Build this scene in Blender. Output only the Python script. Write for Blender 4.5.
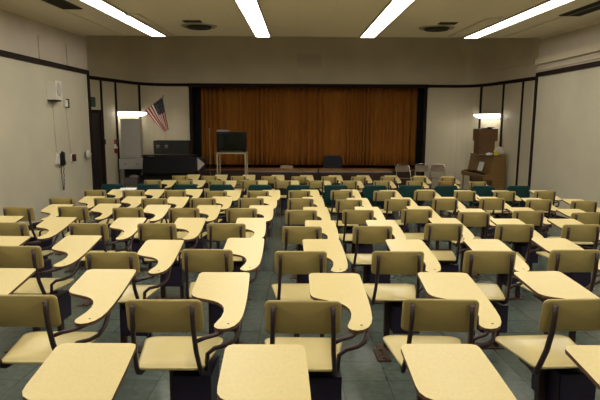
import bpy, bmesh, math, random
from mathutils import Vector, Matrix
random.seed(7)
S = bpy.context.scene
COL = S.collection
for o in list(bpy.data.objects): bpy.data.objects.remove(o)

# ------------------------------------------------------------------ camera
cam_d = bpy.data.cameras.new('camera'); cam_d.sensor_width = 36; cam_d.lens = 31.5
cam_d.clip_start = .05; cam_d.clip_end = 100
cam = bpy.data.objects.new('camera', cam_d); COL.objects.link(cam); S.camera = cam
cam.matrix_world = Matrix.Translation((0, .0775, 1.551)) @ Matrix.Rotation(-.006, 4, 'Z') @ Matrix.Rotation(math.pi/2-.152, 4, 'X') @ Matrix.Rotation(.005, 4, 'Z')

# ------------------------------------------------------------------ world, exposure
w = bpy.data.worlds.new('world'); S.world = w; w.use_nodes = True
w.node_tree.nodes['Background'].inputs[0].default_value = (.02, .018, .015, 1)
w.node_tree.nodes['Background'].inputs[1].default_value = 1
S.view_settings.view_transform = 'Standard'; S.view_settings.look = 'None'
S.view_settings.gamma = 1; S.view_settings.use_curve_mapping = False
S.view_settings.exposure = 0.0
TUBE = 10.6          # strength of the ceiling tubes
WALL_LAMP = 8.5     # strength of the two wall lamps

# ------------------------------------------------------------------ materials
def mat(name, col, rough=.5, metal=0, var=0, scale=20, bump=0, emit=0, coat=0, stretch=None, spec=None):
    m = bpy.data.materials.new(name); m.use_nodes = True
    nt = m.node_tree; b = nt.nodes['Principled BSDF']
    b.inputs['Roughness'].default_value = rough; b.inputs['Metallic'].default_value = metal
    b.inputs['Base Color'].default_value = (*col, 1)
    if spec is not None: b.inputs['Specular IOR Level'].default_value = spec
    if coat: b.inputs['Coat Weight'].default_value = coat; b.inputs['Coat Roughness'].default_value = .12
    if emit:
        b.inputs['Emission Color'].default_value = (*col, 1); b.inputs['Emission Strength'].default_value = emit
    if var or bump:
        tc = nt.nodes.new('ShaderNodeTexCoord'); mp = nt.nodes.new('ShaderNodeMapping')
        if stretch: mp.inputs['Scale'].default_value = stretch
        n = nt.nodes.new('ShaderNodeTexNoise'); n.inputs['Scale'].default_value = scale; n.inputs['Detail'].default_value = 5
        nt.links.new(tc.outputs['Object'], mp.inputs[0]); nt.links.new(mp.outputs[0], n.inputs['Vector'])
        if var:
            r = nt.nodes.new('ShaderNodeMapRange'); r.inputs[1].default_value = .3; r.inputs[2].default_value = .7
            r.inputs[3].default_value = 1-var; r.inputs[4].default_value = 1+var
            mx = nt.nodes.new('ShaderNodeMix'); mx.data_type = 'RGBA'; mx.blend_type = 'MULTIPLY'; mx.inputs[0].default_value = 1
            mx.inputs[6].default_value = (*col, 1)
            nt.links.new(n.outputs['Fac'], r.inputs[0]); nt.links.new(r.outputs[0], mx.inputs[7]); nt.links.new(mx.outputs[2], b.inputs['Base Color'])
        if bump:
            bp = nt.nodes.new('ShaderNodeBump'); bp.inputs['Strength'].default_value = bump; bp.inputs['Distance'].default_value = .01
            nt.links.new(n.outputs['Fac'], bp.inputs['Height']); nt.links.new(bp.outputs[0], b.inputs['Normal'])
    return m

def tile_floor():
    m = bpy.data.materials.new('vinyl_tile'); m.use_nodes = True; nt = m.node_tree; b = nt.nodes['Principled BSDF']
    tc = nt.nodes.new('ShaderNodeTexCoord'); br = nt.nodes.new('ShaderNodeTexBrick')
    br.offset = 0; br.inputs['Scale'].default_value = 1; br.inputs['Brick Width'].default_value = .305; br.inputs['Row Height'].default_value = .305
    br.inputs['Mortar Size'].default_value = .0025
    br.inputs['Color1'].default_value = (.095, .120, .104, 1); br.inputs['Color2'].default_value = (.112, .138, .120, 1); br.inputs['Mortar'].default_value = (.05, .06, .05, 1)
    n = nt.nodes.new('ShaderNodeTexNoise'); n.inputs['Scale'].default_value = 22; n.inputs['Detail'].default_value = 3
    r = nt.nodes.new('ShaderNodeMapRange'); r.inputs[1].default_value = .3; r.inputs[2].default_value = .7; r.inputs[3].default_value = .86; r.inputs[4].default_value = 1.16
    mx = nt.nodes.new('ShaderNodeMix'); mx.data_type = 'RGBA'; mx.blend_type = 'MULTIPLY'; mx.inputs[0].default_value = 1
    L = nt.links.new
    L(tc.outputs['Object'], br.inputs['Vector']); L(tc.outputs['Object'], n.inputs['Vector']); L(n.outputs['Fac'], r.inputs[0])
    L(br.outputs['Color'], mx.inputs[6]); L(r.outputs[0], mx.inputs[7]); L(mx.outputs[2], b.inputs['Base Color'])
    n2 = nt.nodes.new('ShaderNodeTexNoise'); n2.inputs['Scale'].default_value = 3
    r2 = nt.nodes.new('ShaderNodeMapRange'); r2.inputs[3].default_value = .17; r2.inputs[4].default_value = .27
    L(tc.outputs['Object'], n2.inputs['Vector']); L(n2.outputs['Fac'], r2.inputs[0]); L(r2.outputs[0], b.inputs['Roughness'])
    return m

def ceiling_mat():
    m = mat('acoustic_ceiling', (.70, .615, .47), .9)
    nt = m.node_tree; b = nt.nodes['Principled BSDF']
    tc = nt.nodes.new('ShaderNodeTexCoord'); br = nt.nodes.new('ShaderNodeTexBrick'); br.offset = 0
    br.inputs['Scale'].default_value = 1; br.inputs['Brick Width'].default_value = .61; br.inputs['Row Height'].default_value = 1.22
    br.inputs['Mortar Size'].default_value = .004
    br.inputs['Color1'].default_value = (.84, .74, .57, 1); br.inputs['Color2'].default_value = (.82, .725, .56, 1); br.inputs['Mortar'].default_value = (.72, .63, .48, 1)
    nt.links.new(tc.outputs['Object'], br.inputs['Vector']); nt.links.new(br.outputs['Color'], b.inputs['Base Color'])
    return m

def wall_mat(name, col):
    # painted block wall: faint courses with their own tone
    m = mat(name, col, .55)
    nt = m.node_tree; b = nt.nodes['Principled BSDF']; L = nt.links.new
    tc = nt.nodes.new('ShaderNodeTexCoord'); n = nt.nodes.new('ShaderNodeTexNoise'); n.inputs['Scale'].default_value = 1.3; n.inputs['Detail'].default_value = 6
    r = nt.nodes.new('ShaderNodeMapRange'); r.inputs[1].default_value = .3; r.inputs[2].default_value = .7; r.inputs[3].default_value = .93; r.inputs[4].default_value = 1.05
    mx = nt.nodes.new('ShaderNodeMix'); mx.data_type = 'RGBA'; mx.blend_type = 'MULTIPLY'; mx.inputs[0].default_value = 1; mx.inputs[6].default_value = (*col, 1)
    L(tc.outputs['Object'], n.inputs['Vector']); L(n.outputs['Fac'], r.inputs[0]); L(r.outputs[0], mx.inputs[7]); L(mx.outputs[2], b.inputs['Base Color'])
    n2 = nt.nodes.new('ShaderNodeTexNoise'); n2.inputs['Scale'].default_value = 60
    bp = nt.nodes.new('ShaderNodeBump'); bp.inputs['Strength'].default_value = .15; bp.inputs['Distance'].default_value = .004
    L(tc.outputs['Object'], n2.inputs['Vector']); L(n2.outputs['Fac'], bp.inputs['Height']); L(bp.outputs[0], b.inputs['Normal'])
    return m

M = dict(
 floor=tile_floor(), ceiling=ceiling_mat(),
 wall=wall_mat('cream_wall_paint', (.60, .545, .415)), upper=wall_mat('mauve_grey_wall_paint', (.56, .485, .395)),
 front=wall_mat('front_wall_paint', (.66, .585, .43)),
 trim=mat('dark_wood_trim', (.020, .010, .009), .75, var=.2, spec=.2),
 lip=mat('cream_trim_paint', (.60, .53, .38), .5),
 door=mat('dark_door', (.022, .014, .012), .6, var=.1),
 lam=mat('cream_laminate', (.76, .615, .29), .38, var=.035, scale=110, stretch=(1, .5, 1), spec=.35),
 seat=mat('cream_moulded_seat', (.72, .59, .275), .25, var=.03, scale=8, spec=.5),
 back=mat('shaded_cream_backrest', (.47, .36, .125), .4, var=.05, scale=10),  # seat's cream darkened to olive; shade on the backs is in the colour
 edge=mat('brown_table_edge', (.13, .06, .03), .5),
 frame=mat('brown_purple_steel', (.062, .036, .038), .38, .35, var=.2, scale=40),
 box=mat('indigo_steel', (.028, .020, .048), .4, .3, var=.15),
 plate=mat('rusty_steel', (.10, .055, .035), .6, .3, var=.5, scale=60),
 bolt=mat('bolt_steel', (.05, .04, .05), .35, .8),
 teal=mat('teal_plastic', (.005, .044, .046), .42, spec=.35),
 chrome=mat('chrome', (.55, .53, .50), .2, 1),
 curtain=mat('orange_velvet', (.42, .155, .018), .9, var=.12, scale=6, stretch=(3, 3, .3)),
 stagewood=mat('stage_wood', (.22, .085, .03), .5, var=.2, scale=8, stretch=(.2, 4, 1)),
 stageface=mat('stage_front_paint', (.06, .028, .015), .6, var=.1),
 black=mat('black_paint', (.008, .007, .009), .3),
 blackmatte=mat('black_cloth', (.012, .011, .012), .9),
 piano_black=mat('piano_lacquer', (.005, .005, .006), .35, spec=.2),
 tabletop=mat('brown_folding_top', (.42, .19, .045), .5, var=.1, scale=6),
 alu=mat('aluminium_edge', (.30, .29, .28), .4, .7),
 cabinet=mat('dark_grey_steel', (.042, .042, .036), .5, .1, spec=.3),
 ltgrey=mat('pale_grey_steel', (.52, .48, .43), .45, .1),
 midgrey=mat('mid_grey_steel', (.22, .20, .18), .5, .2),
 piano=mat('honey_oak', (.25, .145, .045), .4, var=.2, scale=8, stretch=(.3, .3, 5)),
 brownbox=mat('brown_fibreboard', (.17, .085, .032), .6, var=.15),
 white=mat('white_plastic', (.72, .69, .60), .5), paper=mat('white_paper', (.80, .80, .78), .8),
 ivory=mat('piano_ivory', (.7, .66, .55), .3), red=mat('red_enamel', (.30, .015, .012), .35),
 darkred=mat('dark_red_plastic', (.08, .01, .01), .4), yellow=mat('yellow_paper', (.75, .58, .05), .7),
 screen=mat('crt_glass', (.004, .006, .005), .06, spec=.3), tvcase=mat('tv_case', (.008, .008, .008), .6, spec=.15),
 cart=mat('beige_cart_steel', (.36, .29, .17), .45, .2), brownplastic=mat('tan_steel', (.30, .22, .15), .4, .2),
 vent=mat('vent_dark', (.035, .03, .022), .7), ventrim=mat('vent_ring', (.38, .32, .22), .5),
 tube=mat('lit_tube_lens', (1.0, .965, .86), .5, emit=TUBE), lampglow=mat('lit_lamp_lens', (1.0, .95, .82), .5, emit=WALL_LAMP),
 exitgreen=mat('exit_green', (.01, .06, .03), .4), exitletter=mat('exit_letter', (.06, .20, .10), .5),
 pinkish=mat('pale_cloth', (.45, .36, .32), .9, var=.2), tanbox=mat('tan_card', (.62, .45, .30), .7, var=.1),
 beech=mat('orange_brown_ply', (.42, .24, .075), .4, var=.08),
 flag_red=mat('flag_red', (.40, .008, .012), .8), flag_white=mat('flag_white', (.72, .68, .62), .8), flag_blue=mat('flag_blue', (.022, .022, .05), .8),
 office=mat('charcoal_fabric', (.018, .018, .024), .85),
)
def emission_fix(m, strength, col):
    b = m.node_tree.nodes['Principled BSDF']; b.inputs['Base Color'].default_value = (.8, .8, .75, 1)
emission_fix(M['tube'], 0, 0); emission_fix(M['lampglow'], 0, 0)

# ------------------------------------------------------------------ mesh helpers
class MB:
    def __init__(s): s.bm = bmesh.new(); s.mi = 0
    def _new(s, fs):
        for f in fs: f.material_index = s.mi
    def face(s, pts):
        f = s.bm.faces.new([s.bm.verts.new(p) for p in pts]); f.material_index = s.mi; return f
    def box(s, a, b, bev=0, mx=None):
        t = bmesh.new(); bmesh.ops.create_cube(t, size=1)
        for v in t.verts: v.co = Vector(((a[i]+b[i])/2 + v.co[i]*(b[i]-a[i]) for i in range(3)))
        if bev: bmesh.ops.bevel(t, geom=t.edges[:], offset=bev, segments=2, affect='EDGES', profile=.6)
        s.add(t, mx); return s
    def add(s, t, mx=None):
        if mx is not None: t.transform(mx)
        vm = {v: s.bm.verts.new(v.co) for v in t.verts}
        for f in t.faces:
            try: nf = s.bm.faces.new([vm[v] for v in f.verts]); nf.material_index = s.mi; nf.smooth = f.smooth
            except ValueError: pass
        t.free()
    def tube(s, pts, r, n=8, closed=False, flat=None):
        pts = [Vector(p) for p in pts]; rings = []; prev = None
        for i, p in enumerate(pts):
            d = (pts[min(i+1, len(pts)-1)] - pts[max(i-1, 0)]).normalized()
            if prev is None:
                a = Vector((0, 0, 1)) if abs(d.z) < .9 else Vector((1, 0, 0))
                u = d.cross(a).normalized()
            else: u = (prev - d*prev.dot(d)).normalized()
            prev = u; v = d.cross(u)
            rr = r[i] if isinstance(r, (list, tuple)) else r
            fa, fb = flat or (1, 1)
            rings.append([s.bm.verts.new(p + (u*math.cos(2*math.pi*k/n)*fa + v*math.sin(2*math.pi*k/n)*fb)*rr) for k in range(n)])
        fs = []
        for a, b in zip(rings, rings[1:]):
            for k in range(n):
                f = s.bm.faces.new((a[k], a[(k+1) % n], b[(k+1) % n], b[k])); f.smooth = True; fs.append(f)
        fs.append(s.bm.faces.new(rings[0][::-1])); fs.append(s.bm.faces.new(rings[-1])); s._new(fs); return s
    def cyl(s, a, b, r, n=16): return s.tube([a, b], r, n)
    def prism(s, pts, ax, lo, hi):
        """outline in two axes, extruded along axis ax"""
        def mk(p, t):
            q = list(p); q.insert(ax, t); return Vector(q)
        A = [s.bm.verts.new(mk(p, lo)) for p in pts]; B = [s.bm.verts.new(mk(p, hi)) for p in pts]
        fs = [s.bm.faces.new(A[::-1]), s.bm.faces.new(B)]
        for i in range(len(pts)):
            j = (i+1) % len(pts); fs.append(s.bm.faces.new((A[i], A[j], B[j], B[i])))
        s._new(fs); return s
    def lathe(s, prof, c, axis='z', n=24):
        rings = []
        for r, h in prof:
            ring = []
            for k in range(n):
                a = 2*math.pi*k/n; x, y = r*math.cos(a), r*math.sin(a)
                v = {'z': (x, y, h), 'y': (x, h, y), 'x': (h, x, y)}[axis]
                ring.append(s.bm.verts.new(Vector(c)+Vector(v)))
            rings.append(ring)
        fs = []
        for a, b in zip(rings, rings[1:]):
            for k in range(n):
                f = s.bm.faces.new((a[k], a[(k+1) % n], b[(k+1) % n], b[k])); f.smooth = True; fs.append(f)
        fs.append(s.bm.faces.new(rings[0])); fs.append(s.bm.faces.new(rings[-1])); s._new(fs); return s
    def build(s, name, mats, parent=None, smooth=False):
        bmesh.ops.recalc_face_normals(s.bm, faces=s.bm.faces[:])
        me = bpy.data.meshes.new(name); s.bm.to_mesh(me); s.bm.free()
        for m in (mats if isinstance(mats, (list, tuple)) else [mats]): me.materials.append(m)
        if smooth:
            for p in me.polygons: p.use_smooth = True
        o = bpy.data.objects.new(name, me); COL.objects.link(o)
        if parent: o.parent = parent
        return o

def tag(o, label=None, cat=None, group=None, kind=None):
    if label: o['label'] = label
    if cat: o['category'] = cat
    if group: o['group'] = group
    if kind: o['kind'] = kind
    return o
def struct(mb, name, mats): return tag(mb.build(name, mats), kind='structure')
def empty(name, loc=(0, 0, 0), rot=(0, 0, 0)):
    o = bpy.data.objects.new(name, None); COL.objects.link(o); o.location = loc; o.rotation_euler = rot; o.empty_display_size = .1; return o
def rrect(x0, x1, y0, y1, r, n=5):
    out = []
    for cx, cy, a0 in ((x1-r, y1-r, 0), (x0+r, y1-r, 90), (x0+r, y0+r, 180), (x1-r, y0+r, 270)):
        for k in range(n+1):
            a = math.radians(a0+90*k/n); out.append((cx+r*math.cos(a), cy+r*math.sin(a)))
    return out
def plate(outline, thick, f, rings=(1, .93, .8, .6, .4, .2), edge=.004):
    """thin shaped shell: outline rings shrunk to the centre, f(u,v)->(point, normal)"""
    mb = MB(); cx = sum(p[0] for p in outline)/len(outline); cy = sum(p[1] for p in outline)/len(outline)
    def layer(side):
        R = []
        sc = [1.0-edge*2] + list(rings[1:]) if side else None
        for k in ([1-edge*2]+list(rings[1:])):
            ring = []
            for x, y in outline:
                u, v = cx+(x-cx)*k, cy+(y-cy)*k; p, n = f(u, v)
                ring.append(mb.bm.verts.new(Vector(p)+Vector(n)*(thick/2*side)))
            R.append(ring)
        p, n = f(cx, cy); c = mb.bm.verts.new(Vector(p)+Vector(n)*(thick/2*side)); return R, c
    T, tc = layer(1); B, bc = layer(-1)
    mid = [mb.bm.verts.new(Vector(f(x, y)[0])) for x, y in outline]
    n = len(outline)
    def strip(a, b):
        for k in range(n): mb.bm.faces.new((a[k], a[(k+1) % n], b[(k+1) % n], b[k])).smooth = True
    for R, c in ((T, tc), (B, bc)):
        strip(mid, R[0])
        for a, b in zip(R, R[1:]): strip(a, b)
        for k in range(n): mb.bm.faces.new((R[-1][k], R[-1][(k+1) % n], c)).smooth = True
    return mb

# ------------------------------------------------------------------ room
XL, XR, YC, ZC, YB = -4.83, 5.55, 12.5, 3.42, -1.6      # main walls, ceiling end, ceiling height, rear wall
SL = .05; YF = 12.1; ZF = -SL*YF                        # floor slopes down to YF then runs flat
RZ = 2.60                                               # picture rail height
CS = .019                                               # the main ceiling rises slightly towards the stage
def cz(y): return ZC-CS*(YC-y)
def fz(y): return -SL*max(0, min(y, YF))
# floor
mb = MB()
ys = [YB-.3, 0, YF, 19.5]
zs = [0, 0, ZF, ZF]
for i in range(3):
    mb.face([(-6.2, ys[i], zs[i]), (6.9, ys[i], zs[i]), (6.9, ys[i+1], zs[i+1]), (-6.2, ys[i+1], zs[i+1])])
for f in mb.bm.faces: pass
bmesh.ops.remove_doubles(mb.bm, verts=mb.bm.verts[:], dist=1e-4)
g = bmesh.ops.extrude_face_region(mb.bm, geom=mb.bm.faces[:])
for v in g['geom']:
    if isinstance(v, bmesh.types.BMVert): v.co.z -= .15
struct(mb, 'floor', M['floor'])
# ceiling slab with soft coves to the side walls
mb = MB()
def cove(side):
    xw = XL if side < 0 else XR; x0 = -3.94 if side < 0 else 4.68
    pts = [(x0, ZC)]; R = .04
    xs = xw - side*R
    for k in range(9):
        a = math.pi/2*k/8
        pts.append((xs+side*R*math.sin(a), ZC-R+R*math.cos(a)))
    return pts
prof = cove(-1)[::-1] + cove(1)
outer = [(XR+.2, ZC-.36), (XR+.2, ZC+.12), (XL-.2, ZC+.12), (XL-.2, ZC-.36)]
mb.prism(prof+outer, 1, YB, YC-.06)
for v in mb.bm.verts: v.co.z -= CS*(YC-v.co.y)
o = struct(mb, 'ceiling', M['ceiling'])
mb = MB(); mb.prism(prof+outer, 1, YC-.06, YC); struct(mb, 'trim_1', M['lip'])        # pale lip at the ceiling's end
mb = MB(); mb.box((-3.96, YB+.05, ZC-.016), (-3.92, YC-.08, ZC+.004)).box((4.66, YB+.05, ZC-.016), (4.70, YC-.08, ZC+.004)); [setattr(v.co, 'z', v.co.z-CS*(YC-v.co.y)) for v in mb.bm.verts]; struct(mb, 'trim_2', M['ceiling'])
# high ceiling in front of the stage, and the drop between
mb = MB(); mb.box((-6.2, YC, 4.7), (6.9, 19.5, 4.85)); struct(mb, 'ceiling_stage', M['ceiling'])
mb = MB(); mb.box((-6.2, YC-.12, ZC+.12), (6.9, YC, 4.85)); struct(mb, 'wall_ceiling_drop', M['front'])
# main side walls
def side_wall(name, x, out):
    mb = MB(); lo, hi = min(x, x+out), max(x, x+out)
    mb.box((lo, YB, -.9), (hi, YC, RZ)); mb.mi = 1; mb.box((lo, YB, RZ), (hi, YC, ZC+.1)); return struct(mb, name, [M['wall'], M['upper']])
side_wall('wall_left', XL, -.22); side_wall('wall_right', XR, .22)
mb = MB(); mb.box((-6.2, YB-.2, -.3), (6.9, YB, 3.6)); struct(mb, 'wall_rear', M['upper'])
# splayed front walls with rounded corners
def path_left():
    p = [(-5.62, YC), (-5.62, 13.3), (-5.45, 13.7), (-4.95, 15.8)]
    a = Vector((-4.95, 15.8)); b = Vector((-4.72, 16.8)); c = Vector((-3.36, 16.8))
    for k in range(1, 9):
        t = k/8; q = a*(1-t)**2 + Vector((-4.74, 16.8))*2*t*(1-t) + Vector((-3.9, 16.8))*t*t; p.append((q.x, q.y))
    p.append((-3.36, 16.8)); return p
def path_right():
    p = [(6.25, YC), (6.10, 13.2), (5.95, 13.6), (5.71, 15.8)]
    a = Vector((5.71, 15.8))
    for k in range(1, 9):
        t = k/8; q = a*(1-t)**2 + Vector((5.60, 16.8))*2*t*(1-t) + Vector((4.85, 16.8))*t*t; p.append((q.x, q.y))
    p.append((4.05, 16.8)); return p
def strip_wall(mb, path, z0, z1, off, thick):
    """vertical band following a plan path; off = distance into room, thick = outwards"""
    P = [Vector(p) for p in path]; n = len(P); N = []
    for i in range(n):
        d = (P[min(i+1, n-1)]-P[max(i-1, 0)]).normalized(); N.append(Vector((d.y, -d.x)))
    # face the room's middle
    mid = Vector((.4, 12)); sgn = 1 if N[2].dot(mid-P[2]) > 0 else -1
    A = [P[i]+N[i]*sgn*off for i in range(n)]; B = [P[i]-N[i]*sgn*thick for i in range(n)]
    for i in range(n-1):
        for q in (((A[i], z0), (A[i+1], z0), (A[i+1], z1), (A[i], z1)), ((B[i], z0), (B[i], z1), (B[i+1], z1), (B[i+1], z0)),
                  ((A[i], z1), (A[i+1], z1), (B[i+1], z1), (B[i], z1)), ((A[i], z0), (B[i], z0), (B[i+1], z0), (A[i+1], z0))):
            f = mb.face([(v.x, v.y, z) for v, z in q]); f.smooth = False
    for i in (0, n-1): mb.face([(A[i].x, A[i].y, z0), (A[i].x, A[i].y, z1), (B[i].x, B[i].y, z1), (B[i].x, B[i].y, z0)])
    bmesh.ops.remove_doubles(mb.bm, verts=mb.bm.verts[:], dist=1e-5)
PL, PR = path_left(), path_right()
mb = MB(); strip_wall(mb, PL, -.7, 4.75, 0, .2); struct(mb, 'wall_front_left', M['front'])
mb = MB(); strip_wall(mb, PR, -.7, 4.75, 0, .2); struct(mb, 'wall_front_right', M['front'])
mb = MB(); mb.box((-3.36, 16.8, RZ), (4.05, 17.0, 4.75)); struct(mb, 'wall_front', M['front'])
mb = MB(); mb.box((-4.6, 19.3, -.7), (5.4, 19.5, 4.75)).box((-4.6, 17.0, -.7), (-4.45, 19.3, 4.75)).box((5.25, 17.0, -.7), (5.4, 19.3, 4.75)); struct(mb, 'wall_stage', M['blackmatte'])
# dark rails
def rail(name, z0, z1, off, m):
    mb = MB(); mb.box((XL, YB, z0), (XL+off, YC+.01, z1)); struct(mb, name+'_left', m)
    mb = MB(); mb.box((XR-off, YB, z0), (XR, YC+.01, z1)); struct(mb, name+'_right', m)
rail('trim_3', RZ-.05, RZ+.045, .03, M['trim'])
mb = MB(); strip_wall(mb, PL, RZ-.045, RZ+.045, .03, -.001); struct(mb, 'trim_4', M['trim'])
mb = MB(); strip_wall(mb, PR, RZ-.045, RZ+.045, .03, -.001); struct(mb, 'trim_5', M['trim'])
mb = MB(); mb.box((-3.40, 16.74, RZ-.07), (4.09, 16.82, RZ+.05)); struct(mb, 'trim_6', M['trim'])
mb = MB(); mb.box((-3.38, 16.76, ZF), (-3.28, 16.86, RZ)).box((3.97, 16.76, ZF), (4.07, 16.86, RZ)); struct(mb, 'trim_7', M['trim'])
# corner posts and vertical battens
mb = MB(); mb.box((XL-.01, YC-.07, -.65), (XL+.03, YC+.02, RZ)); struct(mb, 'trim_8', M['trim'])
mb = MB(); mb.box((XR-.03, YC-.07, -.65), (XR+.01, YC+.02, RZ)); struct(mb, 'trim_9', M['trim'])
def batten(p, q, t, name):
    P, Q = Vector(p), Vector(q); c = P.lerp(Q, t); d = (Q-P).normalized(); a = math.atan2(d.y, d.x)
    mb = MB(); mb.box((-.035, -.025, ZF), (.035, .025, RZ-.02), mx=Matrix.Translation((c.x, c.y, 0)) @ Matrix.Rotation(a, 4, 'Z')); struct(mb, name, M['trim'])
LA, LB, RA, RB = (-5.45, 13.7), (-4.95, 15.8), (5.95, 13.6), (5.71, 15.8)
batten(LA, LB, .36, 'trim_10'); batten(LA, LB, .68, 'trim_11'); batten(PL[5], PL[6], .2, 'trim_12')
batten(RA, RB, .20, 'trim_13'); batten(RA, RB, .66, 'trim_14'); batten(PR[5], PR[6], .3, 'trim_15')
# dark door in the left front wall
d = (Vector(LB)-Vector(LA)).normalized(); a = math.atan2(d.y, d.x)
mxL = Matrix.Translation((LA[0], LA[1], 0)) @ Matrix.Rotation(a, 4, 'Z')      # x along wall, -y into the room
def onL(t, off, z): return mxL @ Vector((t, -off, z))
dr = MB(); dr.box((-.15, -.05, ZF), (.68, .02, 1.70), mx=mxL); door = struct(dr, 'door_1', M['door'])
mb = MB(); mb.box((.60, -.065, ZF), (.70, .0, 1.78), mx=mxL).box((-.2, -.065, 1.70), (.70, .0, 1.78), mx=mxL); mb.build('door_frame', M['trim'], door)
mb = MB(); mb.lathe([(.0, .0), (.02, .0), (.022, .03), (.03, .05), (.0, .07)], (0, 0, 0), 'y', 12)
mb.bm.transform(mxL @ Matrix.Translation((.04, -.05, .42)) @ Matrix.Rotation(math.pi, 4, 'Z')); mb.build('door_knob', M['chrome'], door)
# baseboards
mb = MB(); mb.prism([(YB, .0), (0, 0), (YC, fz(YC)), (YC, fz(YC)+.1), (0, .1), (YB, .1)], 0, XL, XL+.015); struct(mb, 'baseboard_left', M['trim'])
mb = MB(); mb.prism([(YB, .0), (0, 0), (YC, fz(YC)), (YC, fz(YC)+.1), (0, .1), (YB, .1)], 0, XR-.015, XR); struct(mb, 'baseboard_right', M['trim'])
# stage
mb = MB(); mb.box((-4.4, 16.82, ZF), (5.2, 19.3, -.04)); struct(mb, 'floor_stage', M['stagewood'])
mb = MB(); mb.box((-3.28, 16.76, ZF), (3.97, 16.82, -.06)); mb.mi = 1; mb.box((-3.30, 16.70, -.06), (3.99, 16.83, -.02)); struct(mb, 'trim_16', [M['stageface'], M['stagewood']])
# cream pipe boxing along the right wall, and smaller runs on the front walls
mb = MB(); mb.box((XR-.07, YB, 2.82), (XR, YC+.02, 2.95)).box((XR-.03, YB, 2.69), (XR, YC, 2.72)); struct(mb, 'trim_17', M['lip'])
mb = MB(); strip_wall(mb, PR[2:8], 2.98, 3.09, .05, -.001); struct(mb, 'trim_18', M['front'])
mb = MB(); strip_wall(mb, PL[2:], 2.81, 2.83, .02, -.001); struct(mb, 'trim_19', M['lip'])

# ------------------------------------------------------------------ ceiling lights
def light_strip(x, label):
    L = empty('ceiling_light', (x, 5, cz(5)), (math.atan(CS), 0, 0)); tag(L, label, 'light', 'ceiling light strips')
    y1 = YC-.1-5
    n = 5; sl = 2.44; y0 = y1-n*sl
    f = MB(); 
    for sx in (-.175, .155): f.box((sx, y0, -.028), (sx+.02, y1+.01, .002))
    f.box((-.175, y1, -.028), (.175, y1+.012, .002)); f.box((-.175, y0-.012, -.028), (.175, y0, .002))
    f.box((-.155, y0, -.004), (.155, y1, .002))
    f.build('light_frame', M['ventrim'], L)
    for k in range(n):
        d = MB(); d.box((-.152, y1-(k+1)*sl+.008, -.020), (.152, y1-k*sl-.008, -.006), .004); d.build('light_lens', M['tube'], L)
for x, lb in ((-3.13, 'long glowing ceiling light strip nearest the left wall'), (-.78, 'long glowing ceiling light strip second from the left wall'),
              (1.58, 'long glowing ceiling light strip second from the right wall'), (3.92, 'long glowing ceiling light strip nearest the right wall')):
    light_strip(x, lb)

# ------------------------------------------------------------------ ceiling vents, detectors
def rvent(x, y, label):
    V = empty('ceiling_vent', (x, y, cz(y)), (math.atan(CS), 0, 0)); tag(V, label, 'vent', 'round ceiling vents')
    mb = MB(); mb.lathe([(.36, .0), (.34, -.02), (.27, -.012), (.27, .0)], (0, 0, 0)); mb.build('vent_ring', M['ventrim'], V)
    mb = MB()
    for r in (.24, .17, .10): mb.lathe([(r, -.012), (r-.012, -.05), (r-.045, -.05), (r-.03, -.012)], (0, 0, 0))
    mb.build('vent_cone', M['vent'], V)
    mb = MB(); mb.lathe([(.268, -.001), (.268, -.004)], (0, 0, 0)); mb.build('vent_throat', M['vent'], V)
rvent(-1.97, 11.0, 'round dark ceiling vent on the left, between two light strips'); rvent(2.80, 11.05, 'round dark ceiling vent on the right, between two light strips')
def slot(x, y, wx, wy, label, name='ceiling_grille', grp='dark ceiling grilles'):
    V = empty(name, (x, y, cz(y)), (math.atan(CS), 0, 0)); tag(V, label, 'grille', grp)
    mb = MB(); mb.box((-wx/2, -wy/2, -.012), (wx/2, wy/2, .0), .003); mb.build('grille_frame', M['vent'], V)
    mb = MB(); n = max(3, int(wy/.05))
    for k in range(n): y_ = -wy/2+.03+(wy-.06)*k/(n-1); mb.box((-wx/2+.02, y_-.008, -.02), (wx/2-.02, y_+.008, -.012))
    mb.build('grille_slats', M['vent'], V)
slot(-1.99, 10.4, .34, .2, 'small dark slot grille beside the left round vent'); slot(2.86, 10.45, .34, .2, 'small dark slot grille beside the right round vent')
slot(-3.74, 8.45, .34, 1.5, 'long dark ceiling grille at the top left edge'); slot(4.72, 8.6, .38, 1.9, 'long dark ceiling grille at the top right edge')
def detector(x, y, x2, label):
    V = empty('smoke_detector', (x, y, cz(y)), (math.atan(CS), 0, 0)); tag(V, label, 'detector', 'ceiling detectors')
    mb = MB(); mb.lathe([(.06, 0), (.06, -.02), (.045, -.04), (.02, -.05)], (0, 0, 0)); mb.build('detector_body', M['white'], V)
    mb = MB(); mb.tube([(.02, .05, -.012), (x2-x, .05, -.012), (x2-x, YC-.1-y, -.012)], .012, 6); mb.build('conduit', M['ceiling'], V)
detector(-2.95, 9.6, -2.78, 'small white detector with a conduit on the left of the ceiling'); detector(3.63, 9.8, 3.4, 'small white detector with a conduit on the right of the ceiling')

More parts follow.
